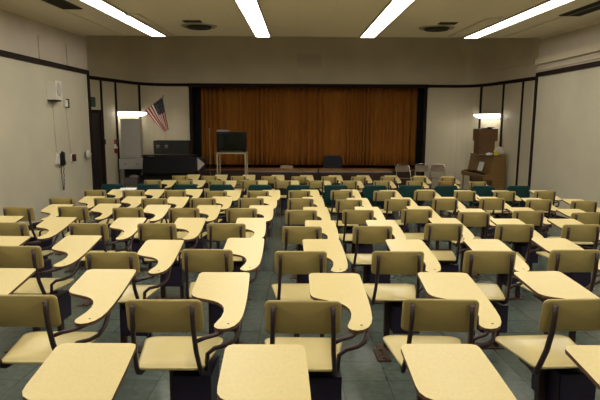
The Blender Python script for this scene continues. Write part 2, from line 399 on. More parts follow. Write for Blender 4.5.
# ------------------------------------------------------------------ wall lamps in the front corners
def wall_lamp(p, q, t, label, z):
    P, Q = Vector(p), Vector(q); c = P.lerp(Q, t); d = (Q-P).normalized(); n = Vector((d.y, -d.x))
    if n.dot(Vector((.4, 10))-c) < 0: n = -n
    ang = math.atan2(n.y, n.x)       # local +x into the room
    L = empty('wall_lamp', (c.x, c.y, z), (0, 0, ang)); tag(L, label, 'lamp', 'fluorescent wall lamps in the front corners')
    mb = MB(); mb.box((0, -.60, -.05), (.03, .60, .10)); mb.prism([(.02, .075), (.28, .075), (.28, .10), (.02, .10)], 1, -.58, .58); mb.build('lamp_housing', M['white'], L)
    mb = MB(); mb.prism([(.03, -.045), (.10, -.045), (.27, .02), (.28, .074), (.03, .074)], 1, -.57, .57); mb.build('lamp_lens', M['lampglow'], L)
wall_lamp(LA, LB, .97, 'glowing wall lamp above the tall grey cabinet on the left', 1.67)
wall_lamp(RA, RB, .96, 'glowing wall lamp above the brown boxes on the piano', 1.66)

# ------------------------------------------------------------------ curtain
def curtain():
    mb = MB(); x0, x1, n = -3.36, 4.05, 620; y0 = 17.5; V = []
    ph = 0; rnd = random.Random(3); 
    for i in range(n+1):
        x = x0+(x1-x0)*i/n; ph += (x1-x0)/n*2*math.pi/(.155*(1+.35*math.sin(x*2.1)+.25*math.sin(x*5.3+1)))
        amp = .045+.02*math.sin(x*3.7)+.012*math.sin(x*9.1)
        y = y0+amp*math.sin(ph)+.02*math.sin(x*1.7)
        col = []
        for z, k in ((.0, 1.15), (.5, 1.05), (1.3, 1), (2.1, .9), (2.85, .7)):
            col.append(mb.bm.verts.new((x, y0+(y-y0)*k, z+.06)))
        V.append(col)
    for a, b in zip(V, V[1:]):
        for j in range(4): mb.bm.faces.new((a[j], b[j], b[j+1], a[j+1])).smooth = True
    o = mb.build('stage_curtain', M['curtain']); sm = o.modifiers.new('s', 'SOLIDIFY'); sm.thickness = .008
    tag(o, 'pleated orange-brown curtain closed across the stage opening', 'curtain')
curtain()
# black side legs
for x0, x1, lb in ((-3.42, -3.13, 'narrow black masking drape at the left edge of the orange curtain'), (3.87, 4.12, 'narrow black masking drape at the right edge of the orange curtain')):
    mb = MB(); n = 30; V = []
    for i in range(n+1):
        x = x0+(x1-x0)*i/n; y = 17.25+.03*math.sin(i*1.3); V.append([mb.bm.verts.new((x, y, z)) for z in (-.035, 2.85)])
    for a, b in zip(V, V[1:]): mb.bm.faces.new((a[0], b[0], b[1], a[1])).smooth = True
    o = mb.build('side_drape', M['blackmatte']); o.modifiers.new('s', 'SOLIDIFY').thickness = .01; tag(o, lb, 'drape')

# ------------------------------------------------------------------ tablet-arm desk
def desk_proto():
    P = {}
    # seat
    def fs(u, v):
        t = (v+.144)/.402
        z = .418 + .036*t - .012*math.exp(-((u)/.13)**2)*math.sin(max(0, min(1, t))*math.pi) - .03*max(0, t-.82)**1.2*3.0
        z += .016*max(0, .18-t)/.18
        return (u, v, z), (0, 0, 1)
    out = []
    base = rrect(-1, 1, -.144, .258, .075, 5)
    for x, y in base:
        t = (y+.144)/.402; w = .170+.052*t; out.append((x*w if abs(x) <= 1 else x, y))
    # rounded trapezoid built directly
    out = []
    for cx, cy, a0, r in ((.222-.07, .258-.07, 0, .07), (-.222+.07, .258-.07, 90, .07), (-.172+.05, -.170+.05, 180, .05), (.172-.05, -.170+.05, 270, .05)):
        for k in range(6):
            a = math.radians(a0+90*k/5); out.append((cx+r*math.cos(a), cy+r*math.sin(a)))
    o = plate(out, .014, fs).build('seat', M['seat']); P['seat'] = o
    # backrest: leaning, wrapped round the sitter
    zb0, zb1 = .640, .815
    def fb(u, v):
        t = (v-zb0)/(zb1-zb0)
        y = -.214 - .040*t + .020*(u/.177)**2 - .004*math.sin(t*math.pi)
        n = Vector((-2*.020*u/.177**2, 1, .15)).normalized(); return (u, y, v), n
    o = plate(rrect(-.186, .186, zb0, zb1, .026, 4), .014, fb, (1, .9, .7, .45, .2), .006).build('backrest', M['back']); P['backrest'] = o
    # writing tablet
    far = [(.030, .500), (.040, .522), (.060, .530), (.315, .530), (.337, .522), (.345, .500)]
    right = [(.354, .35), (.361, .18), (.362, .05), (.358, -.04), (.347, -.095), (.328, -.135), (.300, -.160), (.270, -.168), (.245, -.163), (.229, -.147), (.224, -.125), (.234, -.09)]
    inner = [(.248, -.045), (.2535, .01), (.248, .055), (.232, .09), (.208, .118), (.178, .138), (.145, .152), (.110, .165), (.080, .178), (.055, .195), (.040, .220), (.035, .255)]
    ol = far+right+inner
    mb = MB(); sl = .170
    def tz(y): return .664+sl*(y+.06)
    th = .017; T = [mb.bm.verts.new((x, y, tz(y))) for x, y in ol]; B = [mb.bm.verts.new((x, y, tz(y)-th)) for x, y in ol]
    cx = sum(p[0] for p in ol)/len(ol); n = len(ol)
    ft = mb.bm.faces.new(T); fbm = mb.bm.faces.new(B[::-1])
    mb.mi = 1
    for k in range(n):
        f = mb.bm.faces.new((T[k], B[k], B[(k+1) % n], T[(k+1) % n])); f.material_index = 1
    P['writing_tablet'] = mb.build('writing_tablet', [M['lam'], M['edge']])
    mb = MB(); mb.lathe([(.006, .0), (.006, .0015), (.002, .002)], (.295, -.115, tz(-.115)), n=8); P['screw'] = mb.build('screw', M['bolt'])
    # uprights
    for s in (-1, 1):
        mb = MB()
        pts = [(s*.143, -.266, .795), (s*.144, -.264, .74), (s*.146, -.252, .66), (s*.150, -.218, .55), (s*.158, -.172, .45), (s*.160, -.150, .415), (s*.156, -.118, .398), (s*.135, .02, .402), (s*.12, .15, .418)]
        mb.tube(pts, .0165, 8, flat=(1, .75))
        mb.tube([(s*.143, -.264, .785), (s*.143, -.279, .785)], .008, 8)
        mb.tube([(s*.145, -.258, .69), (s*.145, -.271, .69)], .008, 8)
        P['upright%d' % s] = mb.build('upright', M['frame'])
    # tube carrying the tablet
    mb = MB()
    mb.tube([(.148, -.222, .60), (.19, -.20, .612), (.24, -.175, .618), (.275, -.13, .624), (.298, -.085, .632), (.305, .0, .650), (.31, .12, .674), (.312, .25, .696), (.30, .36, .715)], .011, 8)
    mb.tube([(.318, .12, .674), (.333, .07, .655), (.338, .02, .62), (.336, -.03, .58), (.318, -.065, .548), (.28, -.09, .532), (.22, -.10, .52), (.185, -.10, .49), (.175, -.09, .40)], .012, 8)
    mb.box((.20, .22, .668), (.34, .25, .690)); P['tablet_arm'] = mb.build('tablet_arm', M['frame'])
    # pedestal: post, book box, floor plate
    mb = MB(); mb.box((-.045, .02, .0), (.0, .065, .40), .004); mb.box((-.14, .0, .378), (.15, .07, .398), .003); mb.box((.155, .02, .0), (.19, .065, .30), .004)
    P['pedestal'] = mb.build('pedestal', M['frame'])
    mb = MB(); x0, x1, y0, y1, z0, z1 = .0, .20, -.10, .18, .16, .37
    mb.box((x0, y0, z0), (x1, y1, z0+.006)).box((x0, y0, z1-.006), (x1, y1, z1)).box((x0, y0, z0), (x0+.006, y1, z1)).box((x1-.006, y0, z0), (x1, y1, z1)).box((x0, y1-.006, z0), (x1, y1, z1)).box((x0, y0, z0), (x1, y0+.006, z1))
    P['book_box'] = mb.build('book_box', M['box'])
    mb = MB(); mb.box((-.13, -.24, .0), (-.03, -.02, .012), .003, mx=Matrix.Rotation(.0, 4, 'Z')).box((-.10, -.02, 0), (.22, .11, .010), .003)
    mb.tube([(-.08, -.21, .01), (-.08, -.21, .022)], .012, 6); mb.tube([(-.08, -.05, .01), (-.08, -.05, .022)], .012, 6)
    P['floor_plate'] = mb.build('floor_plate', M['plate'])
    return P
PROTO = desk_proto()
first = True
TH = math.atan(SL)
def f2w(x, y):     # position on the sloping floor (y measured along it) -> world
    if y < YF/math.cos(TH): return (x, y*math.cos(TH), -y*math.sin(TH)), -TH
    return (x, y*math.cos(TH), ZF), 0
used_screw = [0]
def place_desk(x, y, rz, label, group, near, backmat=None):
    global first
    loc, tilt = f2w(x, y)
    root = empty('tablet_arm_desk', loc, (tilt, 0, rz)); tag(root, label, 'desk', group)
    for k, src in PROTO.items():
        if k == 'screw' and not near: continue
        if first: o = src
        else: o = src.copy(); COL.objects.link(o)
        o.parent = root
        if backmat and k in ('seat', 'backrest'):
            o.data = o.data.copy(); o.data.materials[0] = backmat
    if first: first = False
    return root

ORD = ['leftmost', 'second from left', 'third from left', 'fourth from left', 'fifth from left', 'sixth from left', 'seventh from left', 'eighth from left', 'ninth from left', 'tenth from left', 'eleventh from left', 'twelfth from left', 'thirteenth from left', 'fourteenth from left']
rows = {
 0: ('nearest row, cut by the bottom edge', [(-.98, 1.51, 0), (-.31, 1.50, 0), (.385, 1.51, 0), (1.035, 1.50, 0)]),
 1: ('first row of visible chair backs', [(-2.02, 2.80, -.02), (-1.37, 2.78, -.01), (-.64, 2.707, -.006), (.036, 2.695, -.019), (.712, 2.728, -.033), (1.38, 2.74, .07)]),
 2: ('second row of visible chair backs', [(-2.66, 4.0, -.02), (-2.06, 4.05, -.02), (-1.29, 3.84, 0), (-.639, 3.95, -.03), (.026, 3.895, .014), (.722, 3.903, -.004), (1.39, 3.93, -.01), (2.02, 3.98, .03)]),
 3: ('third row of visible chair backs', [(-3.38, 5.30, 0), (-2.76, 5.22, 0), (-1.99, 5.2, .0), (-1.34, 5.21, .0), (-.68, 5.22, .01), (.05, 5.05, -.01), (.71, 5.09, 0), (1.43, 5.27, 0), (2.11, 5.24, 0), (2.75, 5.24, .02)]),
 4: ('fourth row of visible chair backs', [(-3.34, 6.50, -.02), (-2.72, 6.58, 0), (-2.02, 6.47, .01), (-1.35, 6.46, 0), (-.66, 6.46, 0), (.05, 6.3, 0), (.72, 6.34, -.01), (1.43, 6.43, .01), (2.03, 6.18, 0), (2.72, 6.33, .0), (3.32, 6.18, .03)]),
 5: ('fifth row of visible chair backs', [(-3.32, 7.63, 0), (-2.69, 7.64, -.02), (-2.01, 7.6, 0), (-1.34, 7.66, .01), (-.66, 7.71, 0), (.05, 7.67, 0), (.73, 7.53, -.01), (1.43, 7.64, 0), (2.14, 7.75, 0), (2.84, 7.8, .01), (3.46, 7.66, -.02), (4.02, 7.5, -.03), (4.72, 7.55, -.03)]),
 6: ('row just behind the teal chairs', [(-3.36, 8.95, 0), (-2.72, 8.95, 0), (-2.05, 9.03, .01), (-1.34, 8.86, 0), (-.65, 8.93, 0), (.04, 9.03, 0), (.76, 9.1, -.01), (1.47, 9.0, 0), (2.18, 9.13, .01), (2.84, 9.05, 0), (3.52, 9.06, -.02), (4.25, 9.15, -.02)]),
 8: ('row just beyond the teal chairs', [(-3.11, 11.55, 0), (-2.44, 11.6, 0), (-1.72, 11.5, .01), (-1.02, 11.6, 0), (-.31, 11.6, 0), (.41, 11.6, 0), (1.13, 11.62, 0), (1.85, 11.65, 0), (2.58, 11.68, 0), (3.24, 11.6, 0), (3.90, 11.5, 0)]),
 9: ('frontmost row nearest the stage', [(-2.80, 12.85, 0), (-2.10, 12.85, 0), (-1.40, 12.85, 0), (-.67, 12.83, 0), (.05, 12.83, 0), (.77, 12.83, 0), (1.48, 12.83, 0), (2.19, 12.85, 0), (2.91, 12.8, 0), (3.60, 12.75, 0)]),
}
for r, (rn, L) in rows.items():
    for i, (x, y, rz) in enumerate(L):
        what = 'cream tablet-arm desk'
        bm_ = None
        if r == 8 and i == 9: what = 'browner wooden tablet-arm desk'; bm_ = M['beech']
        if r == 0: what = 'cream desk tablet'
        pos = ORD[i] if i < len(L)-1 else 'rightmost'
        place_desk(x, y, rz, '%s, %s in the %s' % (what, pos, rn), 'tablet-arm desks in rows', r <= 2, bm_)

# ------------------------------------------------------------------ teal stacking chairs
def teal_proto():
    P = {}
    def fsh(u, v):      # v runs 0..1 seat front to back top, u across
        if v < .5:
            t = v/.5; y = .22-.40*t; z = .45-.02*math.sin(t*math.pi)+.0*t; n = Vector((0, 0, 1))
        else:
            t = (v-.5)/.5; a = min(1, t*3.2)*math.pi/2*.93
            y = -.18-.06*math.sin(a)-.05*t; z = .45+.05*(1-math.cos(a))+.345*t; n = Vector((0, 1, .15))
        k = u/.225; z += .012*k*k*(1 if v < .5 else 0); y += (.035*k*k if v > .5 else 0)
        return (u, y, z), n.normalized()
    mb = MB(); nu, nv = 12, 24; T = []; B = []
    for j in range(nv+1):
        v = j/nv; wv = .225*(1-.05*max(0, v-.5))
        # round the top corners
        if v > .88: wv *= math.sqrt(max(.0, 1-((v-.88)/.12)**2*.35))
        if v < .08: wv *= .95+.05*v/.08
        ra, rb = [], []
        for i in range(nu+1):
            u = -wv+2*wv*i/nu; p, n = fsh(u, v); ra.append(mb.bm.verts.new(Vector(p)+n*.004)); rb.append(mb.bm.verts.new(Vector(p)-n*.004))
        T.append(ra); B.append(rb)
    for j in range(nv):
        for i in range(nu):
            mb.bm.faces.new((T[j][i], T[j][i+1], T[j+1][i+1], T[j+1][i])).smooth = True
            mb.bm.faces.new((B[j][i], B[j+1][i], B[j+1][i+1], B[j][i+1])).smooth = True
    for j in range(nv):
        for i in (0, nu): mb.bm.faces.new((T[j][i], T[j+1][i], B[j+1][i], B[j][i]))
    for i in range(nu):
        for j in (0, nv): mb.bm.faces.new((T[j][i], B[j][i], B[j][i+1], T[j][i+1]))
    P['shell'] = mb.build('shell', M['teal'])
    for sx in (-1, 1):
        mb = MB(); mb.tube([(sx*.21, .23, 0), (sx*.19, .20, .40), (sx*.17, .12, .428), (sx*.17, -.12, .428), (sx*.19, -.19, .40), (sx*.21, -.26, 0)], .0105, 8)
        P['leg%d' % sx] = mb.build('leg', M['chrome'])
    mb = MB(); mb.tube([(-.17, .05, .428), (.17, .05, .428)], .009, 8); mb.tube([(-.17, -.10, .428), (.17, -.10, .428)], .009, 8); P['brace'] = mb.build('brace', M['chrome'])
    return P
TP = teal_proto(); tf = True
teal_x = [-3.43, -2.76, -2.08, -1.40, -.69, .03, .74, 1.46, 2.13, 2.79, 3.49, 4.15]
for i, x in enumerate(teal_x):
    loc, tilt = f2w(x, 10.02)
    root = empty('teal_chair', loc, (tilt, 0, random.uniform(-.03, .03)))
    tag(root, 'dark teal plastic chair, %s in the single teal row' % (ORD[i] if i < 11 else 'rightmost'), 'chair', 'teal plastic chairs')
    for k, src in TP.items():
        o = src if tf else src.copy()
        if not tf: COL.objects.link(o)
        o.parent = root
    tf = False

# sheet of paper on a tablet near the left
# ------------------------------------------------------------------ folding tables in front of the stage
def folding_table(x0, x1, label):
    yc = 14.68; z = ZF+.77; R = empty('folding_table', ((x0+x1)/2, yc, ZF)); tag(R, label, 'table', 'folding tables before the stage')
    h = (x1-x0)/2; d = .38
    mb = MB(); mb.box((-h+.006, -d+.006, .745), (h-.006, d-.006, .772)); mb.build('tabletop', M['tabletop'], R)
    mb = MB(); mb.box((-h, -d, .735), (h, -d+.01, .775)).box((-h, d-.01, .735), (h, d, .775)).box((-h, -d, .735), (-h+.01, d, .775)).box((h-.01, -d, .735), (h, d, .775)); mb.build('table_edge', M['alu'], R)
    mb = MB(); mb.box((-h+.05, -d+.03, .68), (h-.05, -d+.045, .745)).box((-h+.05, d-.045, .68), (h-.05, d-.03, .745)); mb.build('apron', M['stageface'], R)
    for sx in (-1, 1):
        mb = MB(); X = sx*(h-.22); mb.tube([(X, -.30, .74), (X, -.30, .012), (X, -.30, .012)][:2], .014, 8); mb.tube([(X, .30, .74), (X, .30, .012)], .014, 8); mb.tube([(X, -.30, .15), (X, .30, .15)], .010, 8)
        mb.tube([(X, -.30, .013), (X, .30, .013)], .012, 8); mb.build('leg', M['frame'], R)
folding_table(-1.42, .57, 'long brown folding table with a metal edge, left of the dark chair')
folding_table(.60, 2.60, 'long brown folding table with a metal edge, behind which stands the dark chair')
# dark office chair behind the tables
R = empty('office_chair', (1.06, 15.55, ZF)); tag(R, 'dark upholstered office chair standing behind the folding tables', 'chair')
mb = plate(rrect(-.28, .28, .62, 1.10, .09, 5), .06, lambda u, v: ((u, .19+.05*(v-.6)-.03*(u/.25)**2, v), (0, 1, 0)), edge=.02); mb.build('backrest', M['office'], R)
mb = MB(); mb.box((-.25, -.26, .42), (.25, .22, .50), .03); mb.build('seat', M['office'], R)
mb = MB(); mb.box((-.03, .20, .40), (.03, .235, .70), .005); mb.build('back_bracket', M['black'], R)
mb = MB(); mb.cyl((0, 0, .08), (0, 0, .42), .025); mb.build('gas_column', M['black'], R)
mb = MB()
for k in range(5):
    a = 2*math.pi*k/5+.3; mb.tube([(0, 0, .11), (.27*math.cos(a), .27*math.sin(a), .065)], [.03, .018], 8)
mb.build('star_base', M['black'], R)
for k in range(5):
    a = 2*math.pi*k/5+.3; mb = MB(); c = (.27*math.cos(a), .27*math.sin(a), .028); mb.lathe([(.0, -.02), (.026, -.02), (.028, 0), (.026, .02), (.0, .02)][1:4], c, 'x', 12); mb.build('caster', M['black'], R)

# ------------------------------------------------------------------ metal folding chairs at the right of the curtain
def folding_chair_parts():
    P = {}
    def fbk(u, v): return (u, .18+.10*(v-.55)-.02*(1-(u/.2)**2)*0+.03*(1-(u/.2)**2), v), (0, 1, 0)
    P['backrest'] = plate(rrect(-.195, .195, .60, .80, .05, 4), .012, fbk).build('backrest', M['brownplastic'])
    P['seat'] = plate(rrect(-.20, .20, -.22, .17, .06, 4), .015, lambda u, v: ((u, v, .44-.03*(v+.2)/.4), (0, 0, 1))).build('seat', M['brownplastic'])
    mb = MB(); r = .012
    mb.tube([(-.21, -.24, 0), (-.21, -.08, .30), (-.21, .08, .52), (-.21, .19, .72), (-.195, .215, .80), (-.14, .225, .835), (0, .23, .845), (.14, .225, .835), (.195, .215, .80), (.21, .19, .72), (.21, .08, .52), (.21, -.08, .30), (.21, -.24, 0)], r, 8)
    P['front_frame'] = mb.build('front_frame', M['chrome'])
    mb = MB(); mb.tube([(-.195, .30, 0), (-.195, .12, .28), (-.195, -.02, .42)], r*.9, 8).tube([(.195, .30, 0), (.195, .12, .28), (.195, -.02, .42)], r*.9, 8).tube([(-.195, .27, .05), (.195, .27, .05)], r*.7, 8)
    P['rear_legs'] = mb.build('rear_legs', M['chrome']); return P
FP = folding_chair_parts()
for i, (x, y, rz, lb) in enumerate(((3.22, 15.75, .1, 'brown metal folding chair, leftmost of three beside the orange curtain'), (3.78, 15.8, -.1, 'metal folding chair, middle one of three beside the orange curtain'), (4.28, 15.9, -.15, 'metal folding chair, rightmost of three, in front of the cream wall'))):
    R = empty('folding_chair', (x, y, ZF), (0, 0, rz)); tag(R, lb, 'chair', 'metal folding chairs by the curtain')
    for k, src in FP.items():
        o = src if i == 0 else src.copy()
        if i: COL.objects.link(o)
        o.parent = R

# ------------------------------------------------------------------ oak piano on the right
R = empty('upright_piano', (5.10, 14.35, ZF), (0, 0, .12)); tag(R, 'honey oak upright piano against the right front wall', 'piano')
# local: x 0 keyboard front -> .62 back ; y 0 near end -> 1.42 far end
mb = MB()
side = [(.0, .56), (.0, .66), (.04, .69), (.20, .71), (.27, 1.15), (.62, 1.20), (.62, .0), (.27, .0), (.27, .53), (.06, .53)]
mb.prism(side, 1, 0, .035); mb.build('side_panel', M['piano'], R)
mb = MB(); mb.prism(side, 1, 1.385, 1.42); mb.build('side_panel', M['piano'], R)
mb = MB(); mb.box((.30, .035, .05), (.60, 1.385, 1.15)); mb.build('case', M['piano'], R)
mb = MB(); mb.prism([(.20, .72), (.265, 1.16), (.32, 1.16), (.32, .72)], 1, .035, 1.385); mb.build('upper_panel', M['piano'], R)
mb = MB(); mb.prism([(.24, 1.165), (.25, 1.19), (.64, 1.225), (.64, 1.20)], 1, -.01, 1.43); mb.build('top_lid', M['piano'], R)
mb = MB(); mb.box((.01, .035, .56), (.31, 1.385, .63)); mb.box((.0, .035, .62), (.03, 1.385, .665)); mb.build('key_bed', M['piano'], R)
mb = MB(); mb.box((.035, .06, .63), (.19, 1.36, .655)); k = mb.build('white_keys', M['ivory'], R)
mb = MB(); y = .09; i = 0
while y < 1.34:
    if i % 7 not in (2, 6): mb.box((.10, y, .655), (.19, y+.012, .668))
    y += .0245; i += 1
mb.build('black_keys', M['black'], k)
mb = MB(); mb.box((.19, .05, .70), (.21, 1.37, .73)); mb.build('fallboard', M['piano'], R)
mb = MB(); mb.prism([(.165, .74), (.235, 1.02), (.25, 1.02), (.18, .74)], 1, .40, 1.05); mb.box((.14, .40, .735), (.19, 1.05, .745)); mb.build('music_desk', M['piano'], R)
for yy in (.04, 1.33):
    mb = MB(); mb.tube([(.045, yy+.03, .56), (.045, yy+.03, .48), (.045, yy+.03, .03), (.045, yy+.03, 0)], [.03, .026, .018, .022], 8); mb.build('leg', M['piano'], R)
    
def onP(x, y, z): return R.matrix_basis @ Vector((x, y, z)) if False else (Matrix.Translation((5.10, 14.35, ZF)) @ Matrix.Rotation(.12, 4, 'Z')) @ Vector((x, y, z))
mb = MB(); mb.box((-.15, -.003, 0), (.15, .003, .26)); o = mb.build('sheet_music', M['paper']); o.location = onP(.135, .52, .748); o.rotation_euler = (0.27, 0, math.radians(-90)+.12)
o.rotation_euler = (Matrix.Rotation(.12-math.pi/2, 4, 'Z') @ Matrix.Rotation(-.24, 4, 'X')).to_euler(); tag(o, 'white sheet of music standing on the oak piano', 'paper')
def brown_box(x0, y, z, w, d, h, label, clasp):
    R2 = empty('speaker_box', onP(x0, y, z), (0, 0, .05)); tag(R2, label, 'box', 'brown boxes stacked on the piano')
    mb = MB(); mb.box((-w/2, -d/2, 0), (w/2, d/2, h), .008); mb.build('case', M['brownbox'], R2)
    mb = MB(); mb.box((-w/2+.03, -d/2-.006, .03), (w/2-.03, -d/2+.002, h-.03)); mb.build('front_cloth', M['brownbox'], R2)
    mb = MB(); mb.box((-w/2-.003, -d/2-.01, h*.4), (-w/2+.03, -d/2, h*.6)); mb.build('clasp', M['red'] if clasp else M['frame'], R2)
brown_box(.22, .50, 1.226, .44, .40, .365, 'brown box standing on the oak piano, lower of the two', False)
brown_box(.24, .51, 1.592, .54, .42, .335, 'wider brown box with a red clasp stacked on the lower box', True)
mb = MB(); mb.box((-.16, -.08, 0), (.12, .08, .03), .01); mb.box((.0, -.05, .03), (.2, .06, .055), .01); o = mb.build('black_case', M['black']); o.location = onP(.24, .42, 1.928); tag(o, 'flat black case lying on the upper brown box', 'case')
# bags and papers at the near end
rnd = random.Random(5)
def lump(name, c, r, m, label, cat, seed, grp=None):
    t = bmesh.new(); bmesh.ops.create_icosphere(t, subdivisions=3, radius=1); rr = random.Random(seed)
    fr = [(Vector((rr.uniform(-1, 1), rr.uniform(-1, 1), rr.uniform(-1, 1))).normalized(), rr.uniform(3, 7), rr.uniform(0, 6)) for _ in range(6)]
    for v in t.verts:
        k = 1+sum(.06*math.sin(f*v.co.dot(d)*2+p) for d, f, p in fr); v.co = Vector((v.co.x*r[0]*k, v.co.y*r[1]*k, max(v.co.z*r[2]*k, -r[2]*.85)+r[2]*.85))
    for f in t.faces: f.smooth = True
    mb = MB(); mb.add(t); o = mb.build(name, m); o.location = c; tag(o, label, cat, grp); return o
lump('plastic_bag', onP(.47, .12, 1.222), (.13, .10, .12), M['white'], 'crumpled white bag on the near end of the oak piano', 'bag', 1)
mb = MB(); mb.box((-.06, -.02, 0), (.06, .02, .10), .006); o = mb.build('yellow_packet', M['yellow']); o.location = onP(.35, .02, 1.222); o.rotation_euler[2] = .1; tag(o, 'small yellow packet beside the crumpled bag on the piano', 'packet')
lump('paper_pile', onP(.20, .12, 1.20), (.10, .08, .045), M['paper'], 'loose white papers on the oak piano left of the yellow packet', 'paper', 9)
mb = MB(); mb.box((-.13, -.10, 0), (.13, .10, .012), .002); mb.box((-.12, -.09, .012), (.11, .10, .022), .002); o = mb.build('book', M['paper']); o.location = onP(.40, 1.25, 1.222); o.location = onP(.36, 1.22, 1.216); tag(o, 'white book lying on the far left end of the oak piano', 'book')

# ------------------------------------------------------------------ television on cart
R = empty('television_cart', (-1.68, 13.75, ZF)); tag(R, 'tall beige metal cart carrying the television', 'cart')
ht = 1.30
for sx in (-1, 1):
    for sy in (-1, 1):
        mb = MB(); mb.box((sx*.36-.018, sy*.24-.018, .08), (sx*.36+.018, sy*.24+.018, ht), .003); mb.build('post', M['cart'], R)
        mb = MB(); mb.lathe([(.035, -.013), (.04, 0), (.035, .013)], (sx*.36, sy*.24, .04), 'x', 14); mb.box((sx*.36-.02, sy*.24-.012, .04), (sx*.36+.02, sy*.24+.012, .085)); mb.build('caster', M['black'], R)
for z, nm in ((ht-.02, 'top_shelf'), (.42, 'middle_shelf'), (.12, 'bottom_shelf')):
    mb = MB(); mb.box((-.38, -.26, z), (.38, .26, z+.035), .004); mb.build(nm, M['cart'], R)
T = empty('television', (-1.68, 13.72, ZF+ht+.016)); tag(T, 'black tube television standing on the beige cart', 'television')
mb = MB(); mb.box((-.37, -.22, 0), (.37, .02, .52), .015); mb.prism([(.02, .02), (.24, .08), (.24, .40), (.02, .50)], 0, -.30, .30); mb.build('case', M['tvcase'], T)
mb = plate(rrect(-.33, .33, .06, .49, .03, 4), .01, lambda u, v: ((u, -.222-.012*(1-(u/.34)**2), v), (0, -1, 0))); mb.build('screen', M['screen'], T)
mb = MB(); mb.box((-.30, -.226, .015), (.30, -.219, .045)); mb.build('control_strip', M['cabinet'], T)
mb = MB(); mb.box((-.14, -.12, 0), (.14, .12, .05), .006); o = mb.build('video_player', M['midgrey']); o.location = (-1.90, 13.70, ZF+ht+.536); tag(o, 'grey box lying on top of the television', 'video player')
lump('cloth_bundle', (-1.55, 13.72, ZF+.455), (.17, .15, .09), M['pinkish'], 'pale crumpled cloth on the shelf of the television cart', 'cloth', 3)
lump('black_bag', (-1.93, 13.80, ZF+.455), (.11, .14, .19), M['blackmatte'], 'black bag on the left of the television cart shelf', 'bag', 4)
lump('brown_bag', (-2.62, 13.4, ZF), (.24, .20, .32), M['stageface'], 'dark brown bag on the floor left of the television cart', 'bag', 5)
# microphone stand behind
R = empty('microphone_stand', (-2.62, 15.9, ZF)); tag(R, 'thin upright microphone stand before the curtain left of the television', 'stand')
mb = MB(); mb.cyl((0, 0, .02), (0, 0, 1.75), .010, 8); mb.build('pole', M['cart'], R)
mb = MB(); mb.lathe([(.15, 0), (.15, .012), (.03, .03), (.012, .04)], (0, 0, 0)); mb.build('base', M['black'], R)
mb = MB(); mb.tube([(0, 0, 1.75), (0, -.02, 1.80), (0, -.05, 1.88)], [.014, .018, .024], 10); mb.build('microphone', M['cart'], R)
# small sign on the stage lip
mb = MB(); mb.box((-.20, -.04, 0), (.20, .04, .13), .008); o = mb.build('card_box', M['tanbox']); o.location = (-.33, 16.95, -.04); tag(o, 'small tan box on the stage edge before the curtain', 'box')

# ------------------------------------------------------------------ left corner: cabinets, grand piano, flag
R = empty('steel_cabinet', (-3.72, 15.9, ZF)); tag(R, 'dark grey steel cabinet with drawers, behind the black piano', 'cabinet')
mb = MB(); mb.box((-.52, -.25, .0), (.52, .25, 1.52), .006); mb.build('body', M['cabinet'], R)
for c in range(2):
    for r_ in range(4):
        x0, x1 = -.50+c*.25, -.50+c*.25+.235; z0 = .06+.35*r_
        mb = MB(); mb.box((x0, -.268, z0), (x1, -.25, z0+.33), .004); d = mb.build('drawer', M['cabinet'], R)
        mb = MB(); mb.box(((x0+x1)/2-.04, -.29, z0+.20), ((x0+x1)/2+.04, -.268, z0+.22), .003); mb.box(((x0+x1)/2-.045, -.272, z0+.24), ((x0+x1)/2+.045, -.267, z0+.29)); mb.build('handle', M['alu'], d)
for c in range(2):
    x0 = .01+c*.255; mb = MB(); mb.box((x0, -.268, .06), (x0+.245, -.25, 1.43), .004); d = mb.build('cabinet_door', M['cabinet'], R)
    mb = MB(); mb.cyl((x0+(.22 if c == 0 else .025), -.29, .70), (x0+(.22 if c == 0 else .025), -.29, .82), .008, 8); mb.build('handle', M['alu'], d)
# black upright piano facing the seats
R = empty('black_piano', (-3.42, 14.15, ZF), (0, 0, -.04)); tag(R, 'black upright piano standing before the dark grey cabinet in the left corner', 'piano')
side = [(-.32, .58), (-.32, .68), (-.28, .71), (-.12, .73), (-.02, 1.17), (.30, 1.17), (.30, .0), (-.02, .0), (-.02, .55), (-.26, .55)]
for sx in (-.70, .665):
    mb = MB(); mb.prism(side, 0, sx, sx+.035); mb.build('side_panel', M['piano_black'], R)
mb = MB(); mb.box((-.665, .0, .04), (.665, .28, 1.12)); mb.build('case', M['piano_black'], R)
mb = MB(); mb.prism([(-.11, .73), (-.03, 1.16), (.02, 1.16), (.02, .73)], 0, -.665, .665); mb.build('upper_panel', M['piano_black'], R)
mb = MB(); mb.box((-.73, -.05, 1.172), (.73, .33, 1.205), .006); mb.build('top_lid', M['piano_black'], R)
mb = MB(); mb.box((-.665, -.31, .57), (.665, .0, .65)); mb.build('key_bed', M['piano_black'], R)
mb = MB(); mb.prism([(-.30, .655), (-.31, .69), (-.12, .735), (-.10, .70)], 0, -.66, .66); mb.build('closed_fallboard', M['piano_black'], R)
for sx in (-.68, .68):
    mb = MB(); mb.tube([(sx*.97, -.27, .57), (sx*.97, -.27, .45), (sx*.97, -.27, 0)], [.032, .028, .02], 10); mb.build('leg', M['piano_black'], R)
mb = MB(); mb.box((-.12, -.09, .03), (-.08, 0, .05)).box((-.02, -.09, .03), (.02, 0, .05)).box((.08, -.09, .03), (.12, 0, .05)).box((-.14, -.005, .02), (.14, .01, .07)); mb.build('pedals', M['alu'], R)
